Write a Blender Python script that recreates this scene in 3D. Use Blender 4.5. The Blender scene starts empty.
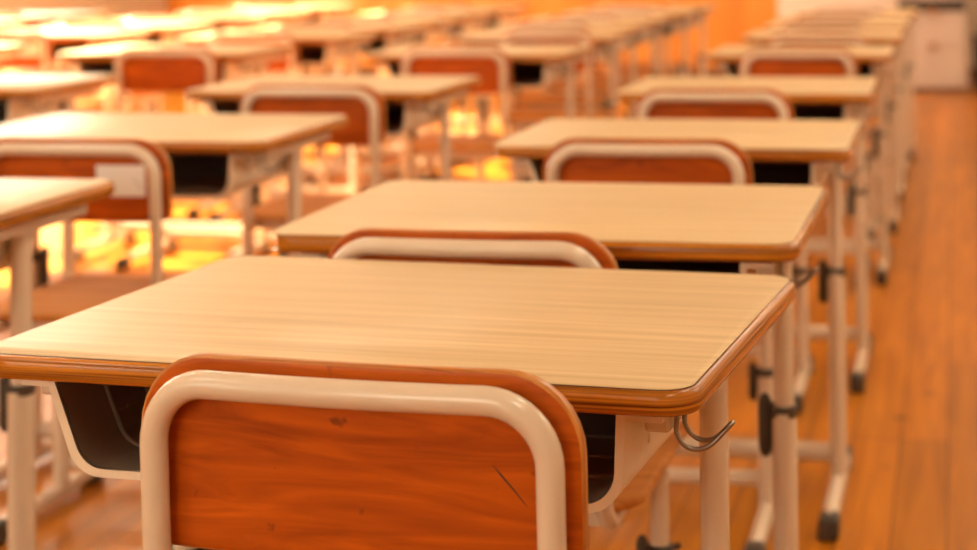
import bpy, bmesh, math, random
from mathutils import Vector, Matrix
random.seed(4)
S = bpy.context.scene
C = S.collection
PI = math.pi

# ---------------------------------------------------------------- helpers
def obj(name, bm, mats, parent=None, smooth=True, shade_angle=40):
    me = bpy.data.meshes.new(name)
    bmesh.ops.recalc_face_normals(bm, faces=bm.faces)
    for f in bm.faces: f.smooth = smooth
    bm.to_mesh(me); bm.free()
    for m in (mats if isinstance(mats, (list, tuple)) else [mats]): me.materials.append(m)
    if smooth:
        try: me.set_sharp_from_angle(angle=math.radians(shade_angle))
        except Exception: pass
    o = bpy.data.objects.new(name, me); C.objects.link(o)
    if parent: o.parent = parent
    return o

def thing(name, label, cat, loc=(0, 0, 0), rotz=0, group=None):
    o = bpy.data.objects.new(name, None); C.objects.link(o)
    o.location = loc; o.rotation_euler = (0, 0, rotz)
    o['label'] = label; o['category'] = cat
    if group: o['group'] = group
    return o

def tag(o, label, cat, group=None):
    o['label'] = label; o['category'] = cat
    if group: o['group'] = group
    return o

def struct(name, bm, m, smooth=False):
    o = obj(name, bm, m, smooth=smooth); o['kind'] = 'structure'; return o

def box(bm, x0, x1, y0, y1, z0, z1, bev=0, mi=0):
    r = bmesh.ops.create_cube(bm, size=1)
    vs = r['verts']
    for v in vs:
        v.co = Vector(((x0 + x1) / 2 + v.co.x * (x1 - x0), (y0 + y1) / 2 + v.co.y * (y1 - y0), (z0 + z1) / 2 + v.co.z * (z1 - z0)))
    fs = set(f for v in vs for f in v.link_faces)
    for f in fs: f.material_index = mi
    if bev:
        es = set(e for f in fs for e in f.edges)
        bmesh.ops.bevel(bm, geom=list(es), offset=bev, segments=2, profile=.5, affect='EDGES', clamp_overlap=True)
    return bm

def fillet(pts, r, n=8):
    pts = [Vector(p) for p in pts]; out = [pts[0]]
    for i in range(1, len(pts) - 1):
        a, b, c = pts[i - 1], pts[i], pts[i + 1]
        rr = r[i - 1] if isinstance(r, (list, tuple)) else r
        u = (a - b).normalized(); v = (c - b).normalized()
        ang = u.angle(v)
        if rr <= 0 or ang > PI - 1e-3: out.append(b); continue
        t = rr / math.tan(ang / 2)
        cen = b + (u + v).normalized() * (rr / math.sin(ang / 2))
        p0 = b + u * t; p1 = b + v * t
        e0 = p0 - cen; e1 = p1 - cen; th = e0.angle(e1)
        for k in range(n + 1):
            s = k / n
            out.append(cen + e0 * (math.sin((1 - s) * th) / math.sin(th)) + e1 * (math.sin(s * th) / math.sin(th)))
    out.append(pts[-1]); return out

def tube(bm, pts, r, seg=16, cap=True, flat=1.0):
    """sweep a round section along a polyline; r is a number or one value per point"""
    pts = [Vector(p) for p in pts]; rings = []
    t0 = (pts[1] - pts[0]).normalized()
    ref = Vector((0, 0, 1)) if abs(t0.z) < .9 else Vector((1, 0, 0))
    n = (ref - t0 * ref.dot(t0)).normalized()
    for i, p in enumerate(pts):
        if i == 0: t = t0
        elif i == len(pts) - 1: t = (pts[i] - pts[i - 1]).normalized()
        else: t = ((pts[i + 1] - p).normalized() + (p - pts[i - 1]).normalized()).normalized()
        n = (n - t * n.dot(t)).normalized(); b = t.cross(n)
        rr = r[i] if isinstance(r, (list, tuple)) else r
        rings.append([bm.verts.new(p + n * (rr * flat * math.cos(2 * PI * k / seg)) + b * (rr * math.sin(2 * PI * k / seg))) for k in range(seg)])
    for a, b in zip(rings, rings[1:]):
        for k in range(seg): bm.faces.new((a[k], a[(k + 1) % seg], b[(k + 1) % seg], b[k]))
    if cap: bm.faces.new(rings[0][::-1]); bm.faces.new(rings[-1])
    return bm

def rrect(x0, x1, y0, y1, r, n=8):
    out = []
    for cx, cy, a0 in ((x1 - r, y1 - r, 0), (x0 + r, y1 - r, 90), (x0 + r, y0 + r, 180), (x1 - r, y0 + r, 270)):
        for k in range(n + 1):
            a = math.radians(a0 + 90 * k / n); out.append((cx + r * math.cos(a), cy + r * math.sin(a)))
    return out

def loft(bm, loops, cap=(True, True), closed=True, mis=None):
    L = [[bm.verts.new(Vector(p)) for p in lp] for lp in loops]
    for i, (a, b) in enumerate(zip(L, L[1:])):
        m = len(a)
        for k in range(m if closed else m - 1):
            f = bm.faces.new((a[k], a[(k + 1) % m], b[(k + 1) % m], b[k]))
            if mis: f.material_index = mis[i]
    if closed:
        if cap[0]: bm.faces.new(L[0][::-1])
        if cap[1]: bm.faces.new(L[-1])
    return L

# ---------------------------------------------------------------- materials
def mat(name, col, rough=.5, spec=.5, metal=0, coat=0):
    m = bpy.data.materials.new(name); m.use_nodes = True
    b = m.node_tree.nodes['Principled BSDF']
    b.inputs['Base Color'].default_value = (*col, 1); b.inputs['Roughness'].default_value = rough
    b.inputs['Specular IOR Level'].default_value = spec; b.inputs['Metallic'].default_value = metal
    b.inputs['Coat Weight'].default_value = coat; b.inputs['Coat Roughness'].default_value = .2
    return m

def grain(m, scale, c0, c1, detail=6, dist=.6, pos=(.3, .7), bump=0, spots=None, nscale=1.0, rnd=True):
    """stretched-noise wood grain in object space; scale = (x, y, z) frequencies"""
    nt = m.node_tree; N = nt.nodes; L = nt.links; b = N['Principled BSDF']
    tc = N.new('ShaderNodeTexCoord'); mp = N.new('ShaderNodeMapping'); mp.inputs['Scale'].default_value = scale
    vec = tc.outputs['Object']
    if rnd:
        oi = N.new('ShaderNodeObjectInfo'); ad = N.new('ShaderNodeVectorMath'); ad.operation = 'ADD'
        mu = N.new('ShaderNodeVectorMath'); mu.operation = 'SCALE'; mu.inputs['Scale'].default_value = .37
        L.new(oi.outputs['Location'], mu.inputs[0]); L.new(vec, ad.inputs[0]); L.new(mu.outputs[0], ad.inputs[1]); vec = ad.outputs[0]
    L.new(vec, mp.inputs['Vector'])
    no = N.new('ShaderNodeTexNoise'); no.inputs['Scale'].default_value = nscale; no.inputs['Detail'].default_value = detail
    no.inputs['Distortion'].default_value = dist
    L.new(mp.outputs[0], no.inputs['Vector'])
    cr = N.new('ShaderNodeValToRGB'); e = cr.color_ramp.elements
    e[0].position, e[1].position = pos; e[0].color = (*c0, 1); e[1].color = (*c1, 1)
    L.new(no.outputs['Fac'], cr.inputs[0]); out = cr.outputs[0]
    if spots:
        sc, thr, colr, amt = spots
        n2 = N.new('ShaderNodeTexNoise'); n2.inputs['Scale'].default_value = sc; n2.inputs['Detail'].default_value = 2
        L.new(tc.outputs['Object'], n2.inputs['Vector'])
        r2 = N.new('ShaderNodeValToRGB'); r2.color_ramp.elements[0].position = thr; r2.color_ramp.elements[1].position = thr + .06
        mx = N.new('ShaderNodeMixRGB'); mx.inputs[2].default_value = (*colr, 1)
        ml = N.new('ShaderNodeMath'); ml.operation = 'MULTIPLY'; ml.inputs[1].default_value = amt
        L.new(n2.outputs['Fac'], r2.inputs[0]); L.new(r2.outputs[0], ml.inputs[0]); L.new(ml.outputs[0], mx.inputs[0]); L.new(out, mx.inputs[1]); out = mx.outputs[0]
    L.new(out, b.inputs['Base Color'])
    if bump:
        bp = N.new('ShaderNodeBump'); bp.inputs['Strength'].default_value = bump; bp.inputs['Distance'].default_value = .001
        L.new(no.outputs['Fac'], bp.inputs['Height']); L.new(bp.outputs[0], b.inputs['Normal'])
    return m

M = {}
M['laminate'] = grain(mat('laminate', (.8, .5, .3), .34, .22), (2.2, 70, 30), (.58, .41, .225), (.76, .575, .35), dist=.25, pos=(.3, .72), detail=8)
M['edge'] = grain(mat('edge_banding', (.5, .2, .04), .22, .35), (3, 3, 420), (.15, .034, .003), (.58, .20, .014), dist=.3, pos=(.32, .62), detail=3)
M['dark'] = mat('dark_seam', (.08, .03, .01), .6)
M['plywood'] = grain(mat('stained_plywood', (.5, .1, .01), .42, .22), (5, 30, 42), (.24, .034, .001), (.60, .115, .002), dist=1.6, pos=(.25, .72), detail=7,
                     spots=(52, .68, (.10, .016, .003), .6))
M['plyedge'] = grain(mat('plywood_edge', (.6, .25, .05), .35, .5), (6, 400, 6), (.34, .085, .010), (.62, .25, .05), pos=(.35, .65))
M['seatwood'] = grain(mat('seat_plywood', (.5, .17, .03), .6, .1), (5, 40, 40), (.46, .16, .03), (.66, .27, .07), dist=1.0)
M['paint'] = mat('ivory_paint', (.70, .55, .415), .25, .6, coat=.2)
M['plastic'] = mat('ivory_plastic', (.78, .64, .49), .45, .4)
M['inner_shade'] = mat('tray_inner_shade', (.17, .115, .08), .6, .3)  # darker than the tray plastic: the shade inside is painted into this colour
M['black'] = mat('dark_plastic', (.06, .042, .03), .45, .4)
M['rubber'] = mat('dark_rubber', (.07, .05, .038), .6, .3)
M['steel'] = mat('hook_steel', (.30, .24, .19), .3, .5, metal=.9)
M['sticker'] = mat('white_sticker', (.85, .80, .76), .5, .3)
M['ink'] = mat('sticker_ink', (.4, .3, .25), .6, .3)
M['wall'] = mat('wall_paint', (.62, .50, .38), .7, .3)
M['whitepanel'] = mat('white_panel', (.84, .72, .63), .5, .4)
M['cabinet'] = mat('cabinet_paint', (.60, .48, .41), .45, .4)
M['knob'] = mat('knob_wood', (.42, .17, .07), .4)
M['wains'] = grain(mat('wainscot_wood', (.8, .35, .04), .4, .5), (9, 9, 1.2), (.62, .20, .018), (.80, .30, .030))
M['board'] = mat('blackboard_green', (.06, .075, .045), .55, .3)
M['frame'] = mat('aluminium_frame', (.6, .55, .5), .4, .5, metal=.6)
M['ceil'] = mat('ceiling_paint', (.7, .60, .48), .8, .2)
M['skirt'] = mat('skirting_wood', (.20, .07, .022), .5, .4)
M['sun_block'] = mat('sun_block_fabric', (.8, .7, .55), .8, .2)  # for the unseen blinds added as sun blockers
M['fill_lampbody'] = mat('fill_lamp_body', (.8, .8, .8), .5)

# glass that lets the daylight through
g = bpy.data.materials.new('window_glass'); g.use_nodes = True
nt = g.node_tree; nt.nodes.clear()
o_ = nt.nodes.new('ShaderNodeOutputMaterial'); mx = nt.nodes.new('ShaderNodeMixShader'); tr = nt.nodes.new('ShaderNodeBsdfTransparent'); gl = nt.nodes.new('ShaderNodeBsdfGlossy')
gl.inputs['Roughness'].default_value = .02; mx.inputs[0].default_value = .05
nt.links.new(tr.outputs[0], mx.inputs[1]); nt.links.new(gl.outputs[0], mx.inputs[2]); nt.links.new(mx.outputs[0], o_.inputs[0])
M['glass'] = g

# plank floor: boards run along y, 0.1 m wide
def floor_mat():
    m = mat('plank_floor', (.5, .2, .05), .3, .2); nt = m.node_tree; N = nt.nodes; L = nt.links; b = N['Principled BSDF']
    tc = N.new('ShaderNodeTexCoord')
    mp = N.new('ShaderNodeMapping'); mp.inputs['Rotation'].default_value = (0, 0, PI / 2); mp.inputs['Location'].default_value = (0, .028, 0)
    L.new(tc.outputs['Object'], mp.inputs['Vector'])
    br = N.new('ShaderNodeTexBrick'); br.inputs['Scale'].default_value = 1
    br.inputs['Brick Width'].default_value = 1.9; br.inputs['Row Height'].default_value = .098
    br.inputs['Mortar Size'].default_value = .0024; br.inputs['Mortar Smooth'].default_value = .4; br.inputs['Bias'].default_value = 0
    br.offset = .37; br.offset_frequency = 3
    br.inputs['Color1'].default_value = (.72, .72, .72, 1); br.inputs['Color2'].default_value = (1.0, 1.0, 1.0, 1); br.inputs['Mortar'].default_value = (.30, .24, .22, 1)
    L.new(mp.outputs[0], br.inputs['Vector'])
    m2 = N.new('ShaderNodeMapping'); m2.inputs['Scale'].default_value = (28, 1.6, 1); L.new(tc.outputs['Object'], m2.inputs['Vector'])
    no = N.new('ShaderNodeTexNoise'); no.inputs['Scale'].default_value = 1.2; no.inputs['Detail'].default_value = 7; no.inputs['Distortion'].default_value = .8
    L.new(m2.outputs[0], no.inputs['Vector'])
    cr = N.new('ShaderNodeValToRGB'); e = cr.color_ramp.elements; e[0].position = .3; e[1].position = .7
    e[0].color = (.42, .125, .006, 1); e[1].color = (.68, .235, .012, 1); L.new(no.outputs['Fac'], cr.inputs[0])
    mul = N.new('ShaderNodeMixRGB'); mul.blend_type = 'MULTIPLY'; mul.inputs[0].default_value = 1
    L.new(cr.outputs[0], mul.inputs[1]); L.new(br.outputs['Color'], mul.inputs[2])
    # knots
    m3 = N.new('ShaderNodeMapping'); m3.inputs['Scale'].default_value = (1, .6, 1); L.new(tc.outputs['Object'], m3.inputs['Vector'])
    vo = N.new('ShaderNodeTexVoronoi'); vo.inputs['Scale'].default_value = 5.2; L.new(m3.outputs[0], vo.inputs['Vector'])
    r2 = N.new('ShaderNodeValToRGB'); r2.color_ramp.elements[0].position = .045; r2.color_ramp.elements[0].color = (.42, .32, .28, 1); r2.color_ramp.elements[1].position = .12; r2.color_ramp.elements[1].color = (1, 1, 1, 1)
    L.new(vo.outputs['Distance'], r2.inputs[0])
    mu2 = N.new('ShaderNodeMixRGB'); mu2.blend_type = 'MULTIPLY'; mu2.inputs[0].default_value = 1
    L.new(mul.outputs[0], mu2.inputs[1]); L.new(r2.outputs[0], mu2.inputs[2]); L.new(mu2.outputs[0], b.inputs['Base Color'])
    return m
M['floor'] = floor_mat()

# ---------------------------------------------------------------- the room
XL, XR, YB, YF, ZC = -6.1, 1.35, -2.2, 13.1, 3.0
bm = bmesh.new(); box(bm, XL - .2, XR + .2, YB, YF + .2, -.1, 0); struct('floor', bm, M['floor'])
bm = bmesh.new(); box(bm, XL - .2, XR + .2, YB, YF + .2, ZC, ZC + .1); struct('ceiling', bm, M['ceil'])

def wall_holes(axis, lo, hi, t0, t1, holes, z1=ZC):
    """a wall of boxes round rectangular holes (a, b, z0, z1) listed in order"""
    bm = bmesh.new()
    def B(a, b, c, d):
        if b - a > 1e-4 and d - c > 1e-4:
            if axis == 'y': box(bm, t0, t1, a, b, c, d)
            else: box(bm, a, b, t0, t1, c, d)
    cur = lo
    for a, b, c, d in holes:
        B(cur, a, 0, z1); B(a, b, 0, c); B(a, b, d, z1); cur = b
    B(cur, hi, 0, z1); return bm
LW = [(a, a + 2.55, .85, 2.7) for a in (-1.9, 1.0, 3.9, 6.8, 9.7)]
struct('wall_left', wall_holes('y', YB, YF, XL - .2, XL, LW), M['wall'])
RW = [(a, a + 1.6, 1.6, 2.4) for a in (2.6, 7.0)]
struct('wall_right', wall_holes('y', YB, YF, XR, XR + .15, RW), M['wall'])
struct('wall_rear', wall_holes('x', XL, XR, YB - .15, YB, [(-5.2, -3.2, 1.0, 2.4), (-2.4, -.7, 1.1, 2.4)]), M['wall'])  # rear windows are unseen, opened to add frontal fill light
FH = []
struct('wall_far', wall_holes('x', XL, XR, YF, YF + .2, FH), M['wall'])
def window(n, axis, a, b, z0, z1, t, sash=2):
    bm = bmesh.new(); w = .045
    def B(p, q, r, s, d=.03):
        if axis == 'y': box(bm, t - d, t + d, p, q, r, s)
        else: box(bm, p, q, t - d, t + d, r, s)
    B(a, b, z0, z0 + w); B(a, b, z1 - w, z1); B(a, a + w, z0, z1); B(b - w, b, z0, z1)
    for k in range(1, sash): c = a + (b - a) * k / sash; B(c - .03, c + .03, z0, z1, .028)
    r = struct('window_%d' % n, bm, M['frame'])
    bm = bmesh.new(); B(a + w, b - w, z0 + w, z1 - w, .003)
    obj('pane', bm, M['glass'], r, smooth=False)
    return r
n = 1
for a, b, c, d in LW:
    r_ = window(n, 'y', a, b, c, d, XL - .1); n += 1
    if a < 6:          # unseen blinds added to block the sun from the near desks
        bm = bmesh.new(); box(bm, XL - .055, XL - .052, a, b, c, d); obj('sun_block_blind', bm, M['sun_block'], r_, smooth=False)
for a, b, c, d in RW: window(n, 'y', a, b, c, d, XR + .07); n += 1
for a, b, c, d in [(-5.2, -3.2, 1.0, 2.4), (-2.4, -.7, 1.1, 2.4)]: window(n, 'x', a, b, c, d, YB - .07); n += 1
for a, b, c, d in FH: window(n, 'x', a, b, c, d, YF + .1, 1); n += 1
bm = bmesh.new(); box(bm, XL, XL + .015, YB, YF, 0, .09); struct('baseboard_left', bm, M['skirt'])
bm = bmesh.new(); box(bm, XR - .015, XR, YB, YF, 0, .09); struct('baseboard_right', bm, M['skirt'])
bm = bmesh.new(); box(bm, XL, -1.27, YF - .03, YF, .10, .80); struct('trim_1', bm, M['wains'])       # wood wainscot under the blackboard
bm = bmesh.new(); box(bm, XL, XR, YF - .018, YF, 0, .10); struct('baseboard_far', bm, M['skirt'])
# blackboard (its reflection darkens the far desk tops)
t = thing('blackboard', 'long dark green blackboard with chalk ledge on the far wall', 'blackboard', (-3.55, YF, .9))
bm = bmesh.new(); box(bm, -2.05, 2.05, -.03, 0, 0, 1.2); obj('board_surface', bm, M['board'], t, smooth=False)
bm = bmesh.new()
box(bm, -2.1, 2.1, -.10, 0, -.04, 0); box(bm, -2.1, 2.1, -.045, 0, 1.2, 1.25); box(bm, -2.1, -2.05, -.045, 0, 0, 1.2); box(bm, 2.05, 2.1, -.045, 0, 0, 1.2)
obj('frame', bm, M['frame'], t, smooth=False)

# white sliding panel cupboard beyond the last desks
t = thing('white_cupboard', 'tall plain white cupboard against the far wall behind the last aisle desks', 'cupboard', (-.80, 12.85, 0))
bm = bmesh.new(); box(bm, -.45, .45, -.18, .22, 0, .86, .006); obj('body', bm, M['whitepanel'], t, smooth=False)
for s in (-1, 1):
    bm = bmesh.new(); box(bm, min(s * .005, s * .43), max(s * .005, s * .43), -.197, -.181, .06, .82, .003); d_ = obj('door', bm, M['whitepanel'], t, smooth=False)
# grey-pink cabinet with drawers and round knobs
t = thing('storage_cabinet', 'pale pinkish grey cabinet with dark top slot and two round knobs', 'cabinet', (-.15, 12.35, 0))
bm = bmesh.new(); box(bm, -.235, .235, -.18, .25, .02, 1.0, .005); obj('body', bm, M['cabinet'], t, smooth=False)
bm = bmesh.new(); box(bm, -.215, .215, -.196, -.181, .04, .555, .003); dr = obj('door', bm, M['cabinet'], t, smooth=False)
bm = bmesh.new(); tube(bm, [(0, -.197, .31), (0, -.215, .31), (0, -.225, .31)], [.012, .028, .02]); obj('knob', bm, M['knob'], dr)
bm = bmesh.new(); box(bm, -.215, .215, -.196, -.181, .595, .95, .003); dr = obj('drawer', bm, M['cabinet'], t, smooth=False)
bm = bmesh.new(); tube(bm, [(0, -.197, .545), (0, -.215, .545), (0, -.225, .545)], [.012, .028, .02]); obj('knob', bm, M['knob'], t)
bm = bmesh.new(); box(bm, -.232, .222, -.200, -.176, .545, .630); obj('slot', bm, M['black'], t, smooth=False)
# dark bin beside it
t = thing('waste_bin', 'dark brown upright waste bin right of the pinkish grey cabinet', 'waste bin', (.275, 12.3, 0))
bm = bmesh.new()
loft(bm, [[(x, y, z) for x, y in rrect(-w_, w_, -w_, w_, .03)] for z, w_ in ((0, .13), (.36, .155), (.36, .145), (.02, .12))], cap=(True, True))
obj('body', bm, M['rubber'], t)
bm = bmesh.new(); tube(bm, [(x, y, .365) for x, y in rrect(-.155, .155, -.155, .155, .03)] + [(.155, .125, .365)], .008, 8); obj('rim', bm, M['black'], t)

# ---------------------------------------------------------------- school desk (origin: near edge centre, floor)
W, D, HT = .664, .508, .70
def make_desk():
    t = thing('school_desk', '', 'desk')
    # desktop: bull-nosed wooden edge
    bm = bmesh.new(); lp = []
    prof = [(-.012, .6775), (-.004, .678), (-.001, .6805), (0, .6845), (0, .6925), (-.0014, .6960), (-.0042, .6985), (-.009, .6990)]
    for o, z in prof: lp.append([(x, y, z) for x, y in rrect(-W / 2 - o * -1, W / 2 + o, -o, D + o, .034 + o, 10)])
    loft(bm, lp); top = obj('desktop', bm, M['edge'], t, shade_angle=60)
    bm = bmesh.new()
    loft(bm, [[(x, y, z) for x, y in rrect(-W / 2 - o * -1, W / 2 + o, -o, D + o, .034 + o, 10)] for o, z in ((-.0062, .6984), (-.0062, .6993), (-.0070, .6993))], cap=(True, False))
    obj('seam', bm, M['dark'], top, smooth=False)
    bm = bmesh.new()
    loft(bm, [[(x, y, z) for x, y in rrect(-W / 2 - o * -1, W / 2 + o, -o, D + o, .034 + o, 10)] for o, z in ((-.0066, .6985), (-.0066, .6998), (-.0072, .7002))])
    obj('laminate_surface', bm, M['laminate'], top, shade_angle=60)
    # under-frame: two side rails, two cross rails
    bm = bmesh.new()
    for s in (-1, 1): box(bm, s * .288 - .011, s * .288 + .011, .05, .46, .652, .6774, .003)
    box(bm, -.285, .285, .445, .465, .652, .6774, .003)
    obj('support_frame', bm, M['paint'], t, smooth=False)
    # book tray: open-fronted plastic bin
    def u(y, ins, zt, zb, r, ex=0):
        xa, xb = -.274 + ins - ex, .268 - ins + ex; tp = .012
        p = [(xa, y, zt), (xa + .030, y, zb), (xb - .003, y, zb), (xb, y, zt)]
        return fillet(p, r, 8)
    bm = bmesh.new()
    zb = .590
    loops = [u(.022, .0075, .674, zb + .0075, .028), u(.022, 0, .674, zb, .034), u(.030, 0, .674, zb, .034), u(.36, .0, .674, zb + .002, .034), u(.41, .02, .674, zb + .03, .03)]
    L = loft(bm, loops, closed=False)
    bm.faces.new(L[-1])
    for s in (-1, 1):          # outward lips at the top and outer ribs
        box(bm, min(s * .268, s * .300), max(s * .268, s * .300), .022, .38, .668, .6735, 0)
    for s, top, bot in ((-1, .2735, .249), (1, .2675, .2655)):
        for yy in (.10, .155, .29, .345):
            vs = [bm.verts.new((s * (x_ + o_), y_, z_)) for x_, o_, y_, z_ in (
                (top, -.002, yy, .668), (top, -.002, yy + .014, .668), (bot, -.002, yy + .014, .628), (bot, -.002, yy, .628),
                (top, .0035, yy + .003, .668), (top, .0035, yy + .011, .668), (bot, .0025, yy + .011, .628), (bot, .0025, yy + .003, .628))]
            for f in ((4, 5, 6, 7), (0, 4, 7, 3), (1, 2, 6, 5), (2, 3, 7, 6), (0, 1, 5, 4)): bm.faces.new([vs[i] for i in f])
    tray = obj('book_tray', bm, M['plastic'], t, shade_angle=50)
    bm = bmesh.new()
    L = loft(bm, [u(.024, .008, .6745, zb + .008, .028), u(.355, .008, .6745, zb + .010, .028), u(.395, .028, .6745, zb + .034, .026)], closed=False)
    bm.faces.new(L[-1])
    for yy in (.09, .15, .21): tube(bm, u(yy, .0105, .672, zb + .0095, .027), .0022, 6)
    obj('tray_interior_shade', bm, M['inner_shade'], tray, shade_angle=50)  # thin dark shell standing in for the shade inside the tray
    # legs
    for s in (-1, 1):
        x = s * .283; yp = .290
        bm = bmesh.new()
        oval(bm, x, yp, [(.418, .0138, .019), (.655, .0138, .019)])
        oval(bm, x, yp, [(.020, .0165, .027), (.427, .0165, .027), (.429, .015, .0225)])
        lg = obj('leg', bm, M['paint'], t)
        bm = bmesh.new(); oval(bm, x, yp, [(.420, .017, .0245), (.422, .0185, .026), (.434, .0185, .026), (.436, .017, .0245)])
        obj('collar', bm, M['black'], lg)
        bm = bmesh.new(); q = [(x - s * .026, yp + .002, z) for z in (.364, .368, .376, .437, .445, .449)]
        tube(bm, q, [.003, .007, .0095, .0095, .007, .003], 12)
        obj('adjuster_cover', bm, M['black'], lg)
        bm = bmesh.new(); tube(bm, fillet([(x, .03, .026), (x, .43, .026)], 0), .0165, 16)
        ft = obj('foot_bar', bm, M['paint'], t)
        for y0, y1 in ((-.002, .055), (.405, .455)):
            bm = bmesh.new(); 
            loft(bm, [[(x + a, y0 + (y1 - y0) * k, .024 + b) for a, b in rrect(-w_, w_, -h_, .018 * (h_ / .024), .009, 4)] for k, w_, h_ in ((0, .013, .018), (.1, .018, .0235), (.9, .019, .024), (1, .017, .022))])
            obj('foot_cap', bm, M['rubber'], ft)
    bm = bmesh.new(); tube(bm, [(-.283, .305, .072), (.283, .305, .072)], .0185, 16); obj('crossbar', bm, M['paint'], t)
    # bag hook of doubled wire under the right side
    for s in (1,):
        X = s * (W / 2 - .022)
        pts = [(X - s * .02, .055, .676), (X - s * .006, .055, .672), (X - s * .006, .055, .652), (X + s * .004, .055, .640), (X + s * .020, .058, .641), (X + s * .036, .064, .656),
               (X + s * .039, .069, .659), (X + s * .036, .076, .656), (X + s * .020, .082, .641), (X + s * .004, .085, .640), (X - s * .006, .085, .652), (X - s * .006, .085, .672), (X - s * .02, .085, .676)]
        bm = bmesh.new(); tube(bm, smooth(pts, 5), .0022, 10); obj('bag_hook', bm, M['steel'], t)
    return t

def oval(bm, x, y, rows, seg=22):
    loft(bm, [[(x + a * math.cos(2 * PI * k / seg), y + b * math.sin(2 * PI * k / seg), z) for k in range(seg)] for z, a, b in rows])

def smooth(pts, n):
    """Catmull-Rom through the points"""
    P = [Vector(p) for p in pts]; out = []
    for i in range(len(P) - 1):
        a = P[max(i - 1, 0)]; b = P[i]; c = P[i + 1]; d = P[min(i + 2, len(P) - 1)]
        for k in range(n):
            s = k / n
            out.append(.5 * ((2 * b) + (c - a) * s + (2 * a - 5 * b + 4 * c - d) * s * s + (3 * b - a - 3 * c + d) * s ** 3))
    out.append(P[-1]); return out

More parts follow.
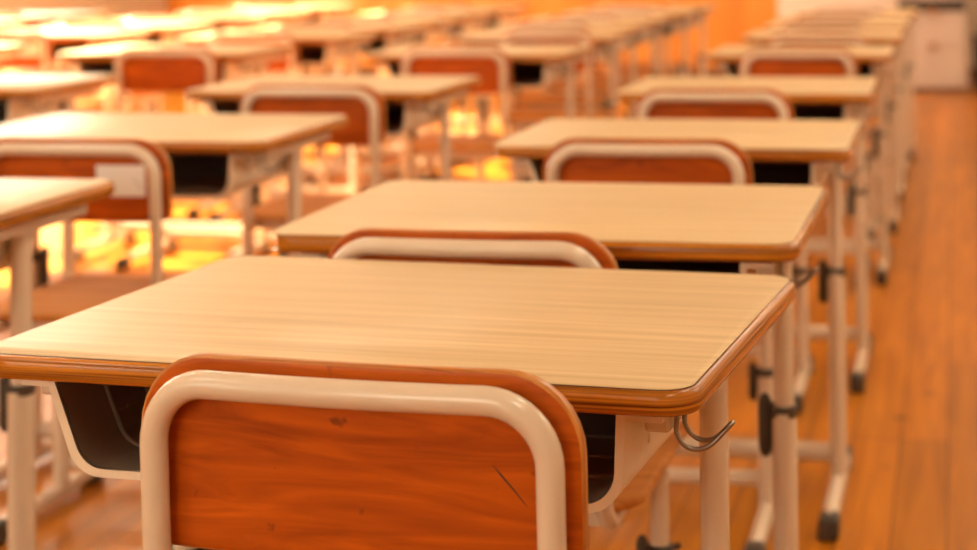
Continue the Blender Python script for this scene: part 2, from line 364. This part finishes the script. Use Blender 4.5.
# ---------------------------------------------------------------- school chair (origin: under the back rest, floor; faces +y)
CW = .170                      # half width of the back frame, to the outside of the tube
def make_chair():
    t = thing('school_chair', '', 'chair')
    R = .0107; hw = CW - R; zt = .735 - R
    def yb(x, z):               # bow of the back and its slight recline
        return -.010 * (1 - min(1, (x / .17) ** 2)) - .045 * (z - .60)
    pts = [(-hw, 0, .44), (-hw, 0, zt), (hw, 0, zt), (hw, 0, .44)]
    path = fillet(pts, .048, 10)
    dense = []
    for a, b in zip(path, path[1:]):
        k = max(1, int((b - a).length / .02))
        for i in range(k): dense.append(a.lerp(b, i / k))
    dense.append(path[-1])
    dense = [Vector((p.x, yb(p.x, p.z), p.z)) for p in dense]
    low = fillet([(hw, .007, .46), (hw, .010, .392), (hw, .33, .392)], .05, 8)
    pathf = [Vector((-p.x, p.y, p.z)) for p in reversed(low)] + dense[1:-1] + [Vector(p) for p in low]
    bm = bmesh.new(); tube(bm, pathf, R, 20); obj('back_frame', bm, M['paint'], t, shade_angle=60)
    # plywood back rest, in front of the tube
    def board(name, hwid, z0, z1, r0, r1, th, off):
        bm = bmesh.new(); nx = 12
        out = []
        for cx, cz, a0, r in ((hwid - r1, z1 - r1, 0, r1), (-hwid + r1, z1 - r1, 90, r1), (-hwid + r0, z0 + r0, 180, r0), (hwid - r0, z0 + r0, 270, r0)):
            for k in range(9):
                a = math.radians(a0 + 90 * k / 8); out.append((cx + r * math.cos(a), cz + r * math.sin(a)))
        den = []
        for i, p in enumerate(out):
            q = out[(i + 1) % len(out)]; d_ = math.hypot(q[0] - p[0], q[1] - p[1]); k = max(1, int(d_ / .02))
            for j in range(k): den.append((p[0] + (q[0] - p[0]) * j / k, p[1] + (q[1] - p[1]) * j / k))
        cx, cz = 0, (z0 + z1) / 2
        def lp(y, ins):
            r = []
            for x, z in den:
                xx = x - math.copysign(min(ins, abs(x)), x) if abs(x) > .01 else x
                zz = z - math.copysign(ins, z - cz); r.append((xx, yb(xx, zz) + y, zz))
            return r
        def rings(y, f): return [((x * f), yb(x * f, cz + (z - cz) * f) + y, cz + (z - cz) * f) for x, z in den]
        inner0 = [rings(off - th / 2, f) for f in (.02, .3, .55, .8, .93)]
        inner1 = [rings(off + th / 2, f) for f in (.93, .8, .55, .3, .02)]
        edge = [lp(off - th / 2, .0018), lp(off - th / 2 + .0018, 0), lp(off + th / 2 - .0018, 0), lp(off + th / 2, .0018)]
        mis = [0] * 5 + [1] * 3 + [0] * 5
        loft(bm, inner0 + edge + inner1, mis=mis)
        return obj(name, bm, [M['plywood'], M['plyedge']], t, shade_angle=50)
    br = board('backrest', .180, .594, .7425, .022, .060, .011, R + .0085)
    bm = bmesh.new()
    for s in (-1, 1):
        for z in (.612, .70):
            tube(bm, [(s * hw, yb(hw, z) + R + .0125 + .002, z), (s * hw, yb(hw, z) + R + .0155, z)], [.006, .004], 12)
    obj('rivet', bm, M['steel'], br)
    # seat
    bm = bmesh.new(); lps = []
    prof = [(-.010, .407), (-.002, .4085), (0, .412), (0, .416), (-.002, .4195), (-.010, .421)]
    def sz(x, y): return -.006 * (1 - (x / .2) ** 2) + (-.004 * max(0, (y - .32) / .1))
    for o, z in prof: lps.append([(x, y, z + sz(x, y)) for x, y in rrect(-.196 - o * -1, .196 + o, .035 - o, .435 + o, .045 + o, 8)])
    loft(bm, lps); seat = obj('seat', bm, M['seatwood'], t, shade_angle=60)
    bm = bmesh.new(); box(bm, -.150, .150, .06, .085, .380, .405, .004); obj('seat_rail', bm, M['paint'], t, smooth=False)
    bm = bmesh.new(); box(bm, -.150, .150, .31, .335, .380, .405, .004); obj('seat_rail', bm, M['paint'], t, smooth=False)
    for s in (-1, 1):
        x = s * .172; yp = .285
        bm = bmesh.new(); tube(bm, fillet([(x, yp, .26), (x, yp, .385)], 0), .0125, 18)
        tube(bm, [(x, yp, .02), (x, yp, .277), (x, yp, .279)], [.0155, .0155, .0135], 18)
        lg = obj('leg', bm, M['paint'], t)
        bm = bmesh.new(); tube(bm, [(x, yp, .270), (x, yp, .272), (x, yp, .283), (x, yp, .285)], [.016, .018, .018, .016], 18)
        tube(bm, [(x + .010, yp + .010, .277), (x + .024, yp + .016, .279)], .005, 10)
        obj('collar', bm, M['black'], lg)
        bm = bmesh.new(); tube(bm, [(x - s * .024, yp + .002, z) for z in (.222, .226, .234, .284, .291, .295)], [.003, .006, .0085, .0085, .006, .003], 12)
        obj('adjuster_cover', bm, M['black'], lg)
        bm = bmesh.new(); tube(bm, [(x, .05, .0245), (x, .40, .0245)], .0155, 16); ft = obj('foot_bar', bm, M['paint'], t)
        for y0, y1 in ((.02, .07), (.385, .43)):
            bm = bmesh.new()
            loft(bm, [[(x + a, y0 + (y1 - y0) * k, .022 + b) for a, b in rrect(-w_, w_, -h_, .018 * (h_ / .022), .008, 4)] for k, w_, h_ in ((0, .012, .016), (.1, .0165, .0215), (.9, .0175, .022), (1, .016, .020))])
            obj('foot_cap', bm, M['rubber'], ft)
    bm = bmesh.new(); tube(bm, [(-.172, .30, .075), (.172, .30, .075)], .0145, 14); obj('crossbar', bm, M['paint'], t)
    t['bow'] = 0; del t['bow']
    return t, yb, br

def copy_tree(o, parent=None):
    c = o.copy(); C.objects.link(c); c.parent = parent
    for ch in [k for k in o.children]: copy_tree(ch, c)
    return c

desk0 = make_desk(); chair0, YBK, BR0 = make_chair()
used = {'desk': False, 'chair': False}

# columns: centre x of the desks; rows: y of the near edges
COLX = {'A': -.515, 'B': -1.60, 'C': -2.64, 'D': -3.72, 'E': -4.80}
COLN = {'A': 'aisle-side column on the right', 'B': 'second column left of the aisle', 'C': 'third column left of the aisle',
        'D': 'fourth column left of the aisle', 'E': 'leftmost column by the windows'}
ROWN = ['nearest', 'second', 'third', 'fourth', 'fifth', 'sixth', 'seventh', 'eighth', 'ninth', 'tenth']
rows_y = [1.45, 2.12, 3.14, 4.15, 5.49, 6.43, 7.12, 7.78, 8.40]
P = []    # (col, index in column, x, y, rot, chair x, chair y, chair rot, name sticker)
def add(col, y, dx=0, rot=0, ch=None, st=False): P.append([col, COLX[col] + dx, y, rot, ch, st])
add('A', 1.447, -.028, -.085, (-.451, 1.272, -.085))
add('A', 2.113, -.006, -.008, (-.566, 2.005, -.02))
add('A', 3.144, .004, -.001, (-.520, 2.955, .01))
add('A', 4.165, .018, .005, (-.538, 3.94, .01))
add('A', 5.45, .038, 0, (-.470, 5.34, 0))
add('A', 6.40, .04, .006, (-.472, 6.17, .01))
for y in (7.14, 7.80, 8.46): add('A', y, .04 + random.uniform(-.01, .02), random.uniform(-.01, .01), (COLX['A'] + random.uniform(-.03, .04), y - .12, 0))
add('B', 2.085, -.018, 0, None)
add('B', 3.09, .008, .0, (-1.528, 2.885, 0), True)
add('B', 4.13, .03, 0, (-1.512, 4.01, 0))
add('B', 5.48, .05, 0, (-1.560, 5.41, 0))
add('B', 6.42, .03, .005, (-1.476, 6.32, 0))
for y in (7.1, 7.75, 8.4, 9.05): add('B', y, random.uniform(-.02, .02), random.uniform(-.01, .01), (COLX['B'] + random.uniform(-.03, .04), y - .14, 0))
add('C', 4.15, 0, 0, None)
add('C', 5.53, -.01, 0, (-2.535, 5.41, 0))
for y in (6.45, 7.15, 7.8, 8.45, 9.1): add('C', y, random.uniform(-.02, .02), random.uniform(-.01, .01), (COLX['C'] + random.uniform(-.03, .04), y - .14, 0))
add('D', 5.6, 0, 0, None)
add('D', 6.62, .02, 0, (-3.70, 6.48, 0), True)
for y in (7.3, 8.0, 8.7, 9.4): add('D', y, random.uniform(-.02, .02), random.uniform(-.01, .01), (COLX['D'] + random.uniform(-.03, .04), y - .14, 0))
for y in (7.6, 8.4): add('E', y, random.uniform(-.02, .02), random.uniform(-.01, .01), (COLX['E'] + random.uniform(-.03, .04), y - .14, 0))

special = {('A', 0): ('large front school desk with pale wood top nearest the viewer, bag hook showing', 'nearest school chair with orange plywood backrest, scratched, filling the foreground'),
           ('B', 0): ('school desk cut off by the left edge of the photo, closest on the left', '')}
cnt = {}
for col, x, y, rot, ch, st in P:
    k = cnt.get(col, 0); cnt[col] = k + 1
    last = sum(1 for p in P if p[0] == col) - 1
    rn = 'farthest' if k == last else ROWN[k]
    sp = special.get((col, k))
    d = desk0 if not used['desk'] else copy_tree(desk0); used['desk'] = True
    d.location = (x, y, 0); d.rotation_euler.z = rot; d['group'] = 'school desks in rows'
    wz = {('A', 2): (.98, .985), ('A', 3): (.915, .995), ('B', 2): (.95, 1)}.get((col, k), ((.86 if col == 'A' else .93) if k > 3 else 1, 1))
    d.scale = (wz[0], 1, wz[1])
    d['label'] = sp[0] if sp else 'wood-topped school desk with ivory legs, %s in the %s' % (rn, COLN[col])
    if ch:
        c = chair0 if not used['chair'] else copy_tree(chair0); used['chair'] = True
        c.location = (ch[0], ch[1], 0); c.rotation_euler.z = ch[2]; c.scale.z = 1.012 if (col, k) == ('A', 0) else .98; c['group'] = 'school chairs at the desks'
        c['label'] = sp[1] if sp else ('%sschool chair at the %s desk of the %s' % ('white-stickered ' if st else '', rn, COLN[col]))
        b_ = [q for q in c.children if q.name.startswith('backrest')][0]
        if st:
            bm = bmesh.new()
            def q(x_, z_, e): return (x_, YBK(x_, z_) + .0112 + .0085 - .0055 - e, z_)
            def patch(x0, x1, z0, z1, e, mi):
                vs = []
                for i in range(5):
                    xx = x0 + (x1 - x0) * i / 4; vs.append((bm.verts.new(q(xx, z0, e)), bm.verts.new(q(xx, z1, e)), bm.verts.new(q(xx, z0, e - .0012)), bm.verts.new(q(xx, z1, e - .0012))))
                for a, b in zip(vs, vs[1:]):
                    for f in ((a[0], b[0], b[1], a[1]), (a[1], b[1], b[3], a[3]), (a[0], a[2], b[2], b[0])):
                        ff = bm.faces.new(f); ff.material_index = mi
            patch(.048, .136, .640, .696, .0008, 0); 
            so = obj('name_sticker', bm, [M['sticker'], M['ink']], b_, smooth=False); so['label'] = 'white blank sticker'
        if (col, k) == ('A', 0):
            def bp(x_, z_, e=.0003): return (x_, YBK(x_, z_) + .0112 + .0085 - .0055 - e, z_)
            bm = bmesh.new(); tube(bm, [bp(.112, .674), bp(.118, .667), bp(.127, .657), bp(.137, .645)], [.0003, .0008, .0007, .0003], 6)
            so = obj('scratch', bm, M['dark'], b_); so['label'] = 'short dark diagonal scratch'

# ---------------------------------------------------------------- light: daylight through the windows, added fill lamps on the ceiling
w = bpy.data.worlds.new('daylight'); S.world = w; w.use_nodes = True
bg = w.node_tree.nodes['Background']; bg.inputs[0].default_value = (1.0, .91, .68, 1); bg.inputs[1].default_value = 9
def sun(az, el, st, col):
    l = bpy.data.lights.new('sun', 'SUN'); l.energy = st; l.angle = math.radians(1.2); l.color = col
    o = bpy.data.objects.new('sun', l); C.objects.link(o)
    d = Vector((math.cos(el) * math.sin(az), math.cos(el) * math.cos(az), math.sin(el)))   # towards the sun
    o.rotation_euler = d.to_track_quat('Z', 'Y').to_euler(); return o
sun(math.radians(-62), math.radians(27), 95, (1, .87, .54))
for a, b, c, d in LW:
    l = bpy.data.lights.new('window_daylight', 'AREA'); l.shape = 'RECTANGLE'; l.size = 1.8; l.size_y = 2.4; l.energy = 110 if a < 6 else 35; l.color = (1, .91, .67)
    o = bpy.data.objects.new('window_daylight', l); C.objects.link(o); o.location = (XL - .35, (a + b) / 2, (c + d) / 2); o.rotation_euler = (0, -PI / 2, 0)
i = 0
for yy in (0.2, 2.8, 5.4, 8.0, 10.6):
    for xx in (-4.9, -2.6, .7):  # unseen lamps, added and placed for overhead fill light
        t = thing('ceiling_fill_lamp', 'unseen long ceiling lamp added for fill light', 'lamp', (xx, yy, ZC), 0, 'added ceiling fill lamps')
        bm = bmesh.new(); box(bm, -.11, .11, -.62, .62, -.06, 0, .01); obj('housing', bm, M['fill_lampbody'], t, smooth=False)
        l = bpy.data.lights.new('fill_lamp_tube', 'AREA'); l.shape = 'RECTANGLE'; l.size = .2; l.size_y = 1.2; l.energy = 18; l.color = (1, .90, .65)
        o = bpy.data.objects.new('fill_lamp_tube', l); C.objects.link(o); o.location = (xx, yy, ZC - .07)

# ---------------------------------------------------------------- camera
f, pitch, roll, yaw, H, cy = 1768.086, -.02437856, -.01105807, .16977958, 1.06727, -105.2014
fw = Vector((-math.sin(yaw) * math.cos(pitch), math.cos(yaw) * math.cos(pitch), -math.sin(pitch)))
r = Vector((math.cos(yaw), math.sin(yaw), 0)); u = r.cross(fw)
r2 = r * math.cos(roll) + u * math.sin(roll); u2 = -r * math.sin(roll) + u * math.cos(roll)
cd = bpy.data.cameras.new('camera'); cam = bpy.data.objects.new('camera', cd); C.objects.link(cam)
mw = Matrix((r2, u2, -fw)).transposed().to_4x4(); mw.translation = (0, 0, H); cam.matrix_world = mw
cd.sensor_width = 36; cd.lens = f * 36 / 977; cd.shift_x = (488.5 - 650) / 977; cd.shift_y = (cy - 275) / 977
cd.clip_start = .05
cd.dof.use_dof = True; cd.dof.focus_distance = 1.47; cd.dof.aperture_fstop = 5.0
S.camera = cam
S.view_settings.view_transform = 'Standard'; S.view_settings.look = 'None'; S.view_settings.gamma = 1; S.view_settings.exposure = -.06
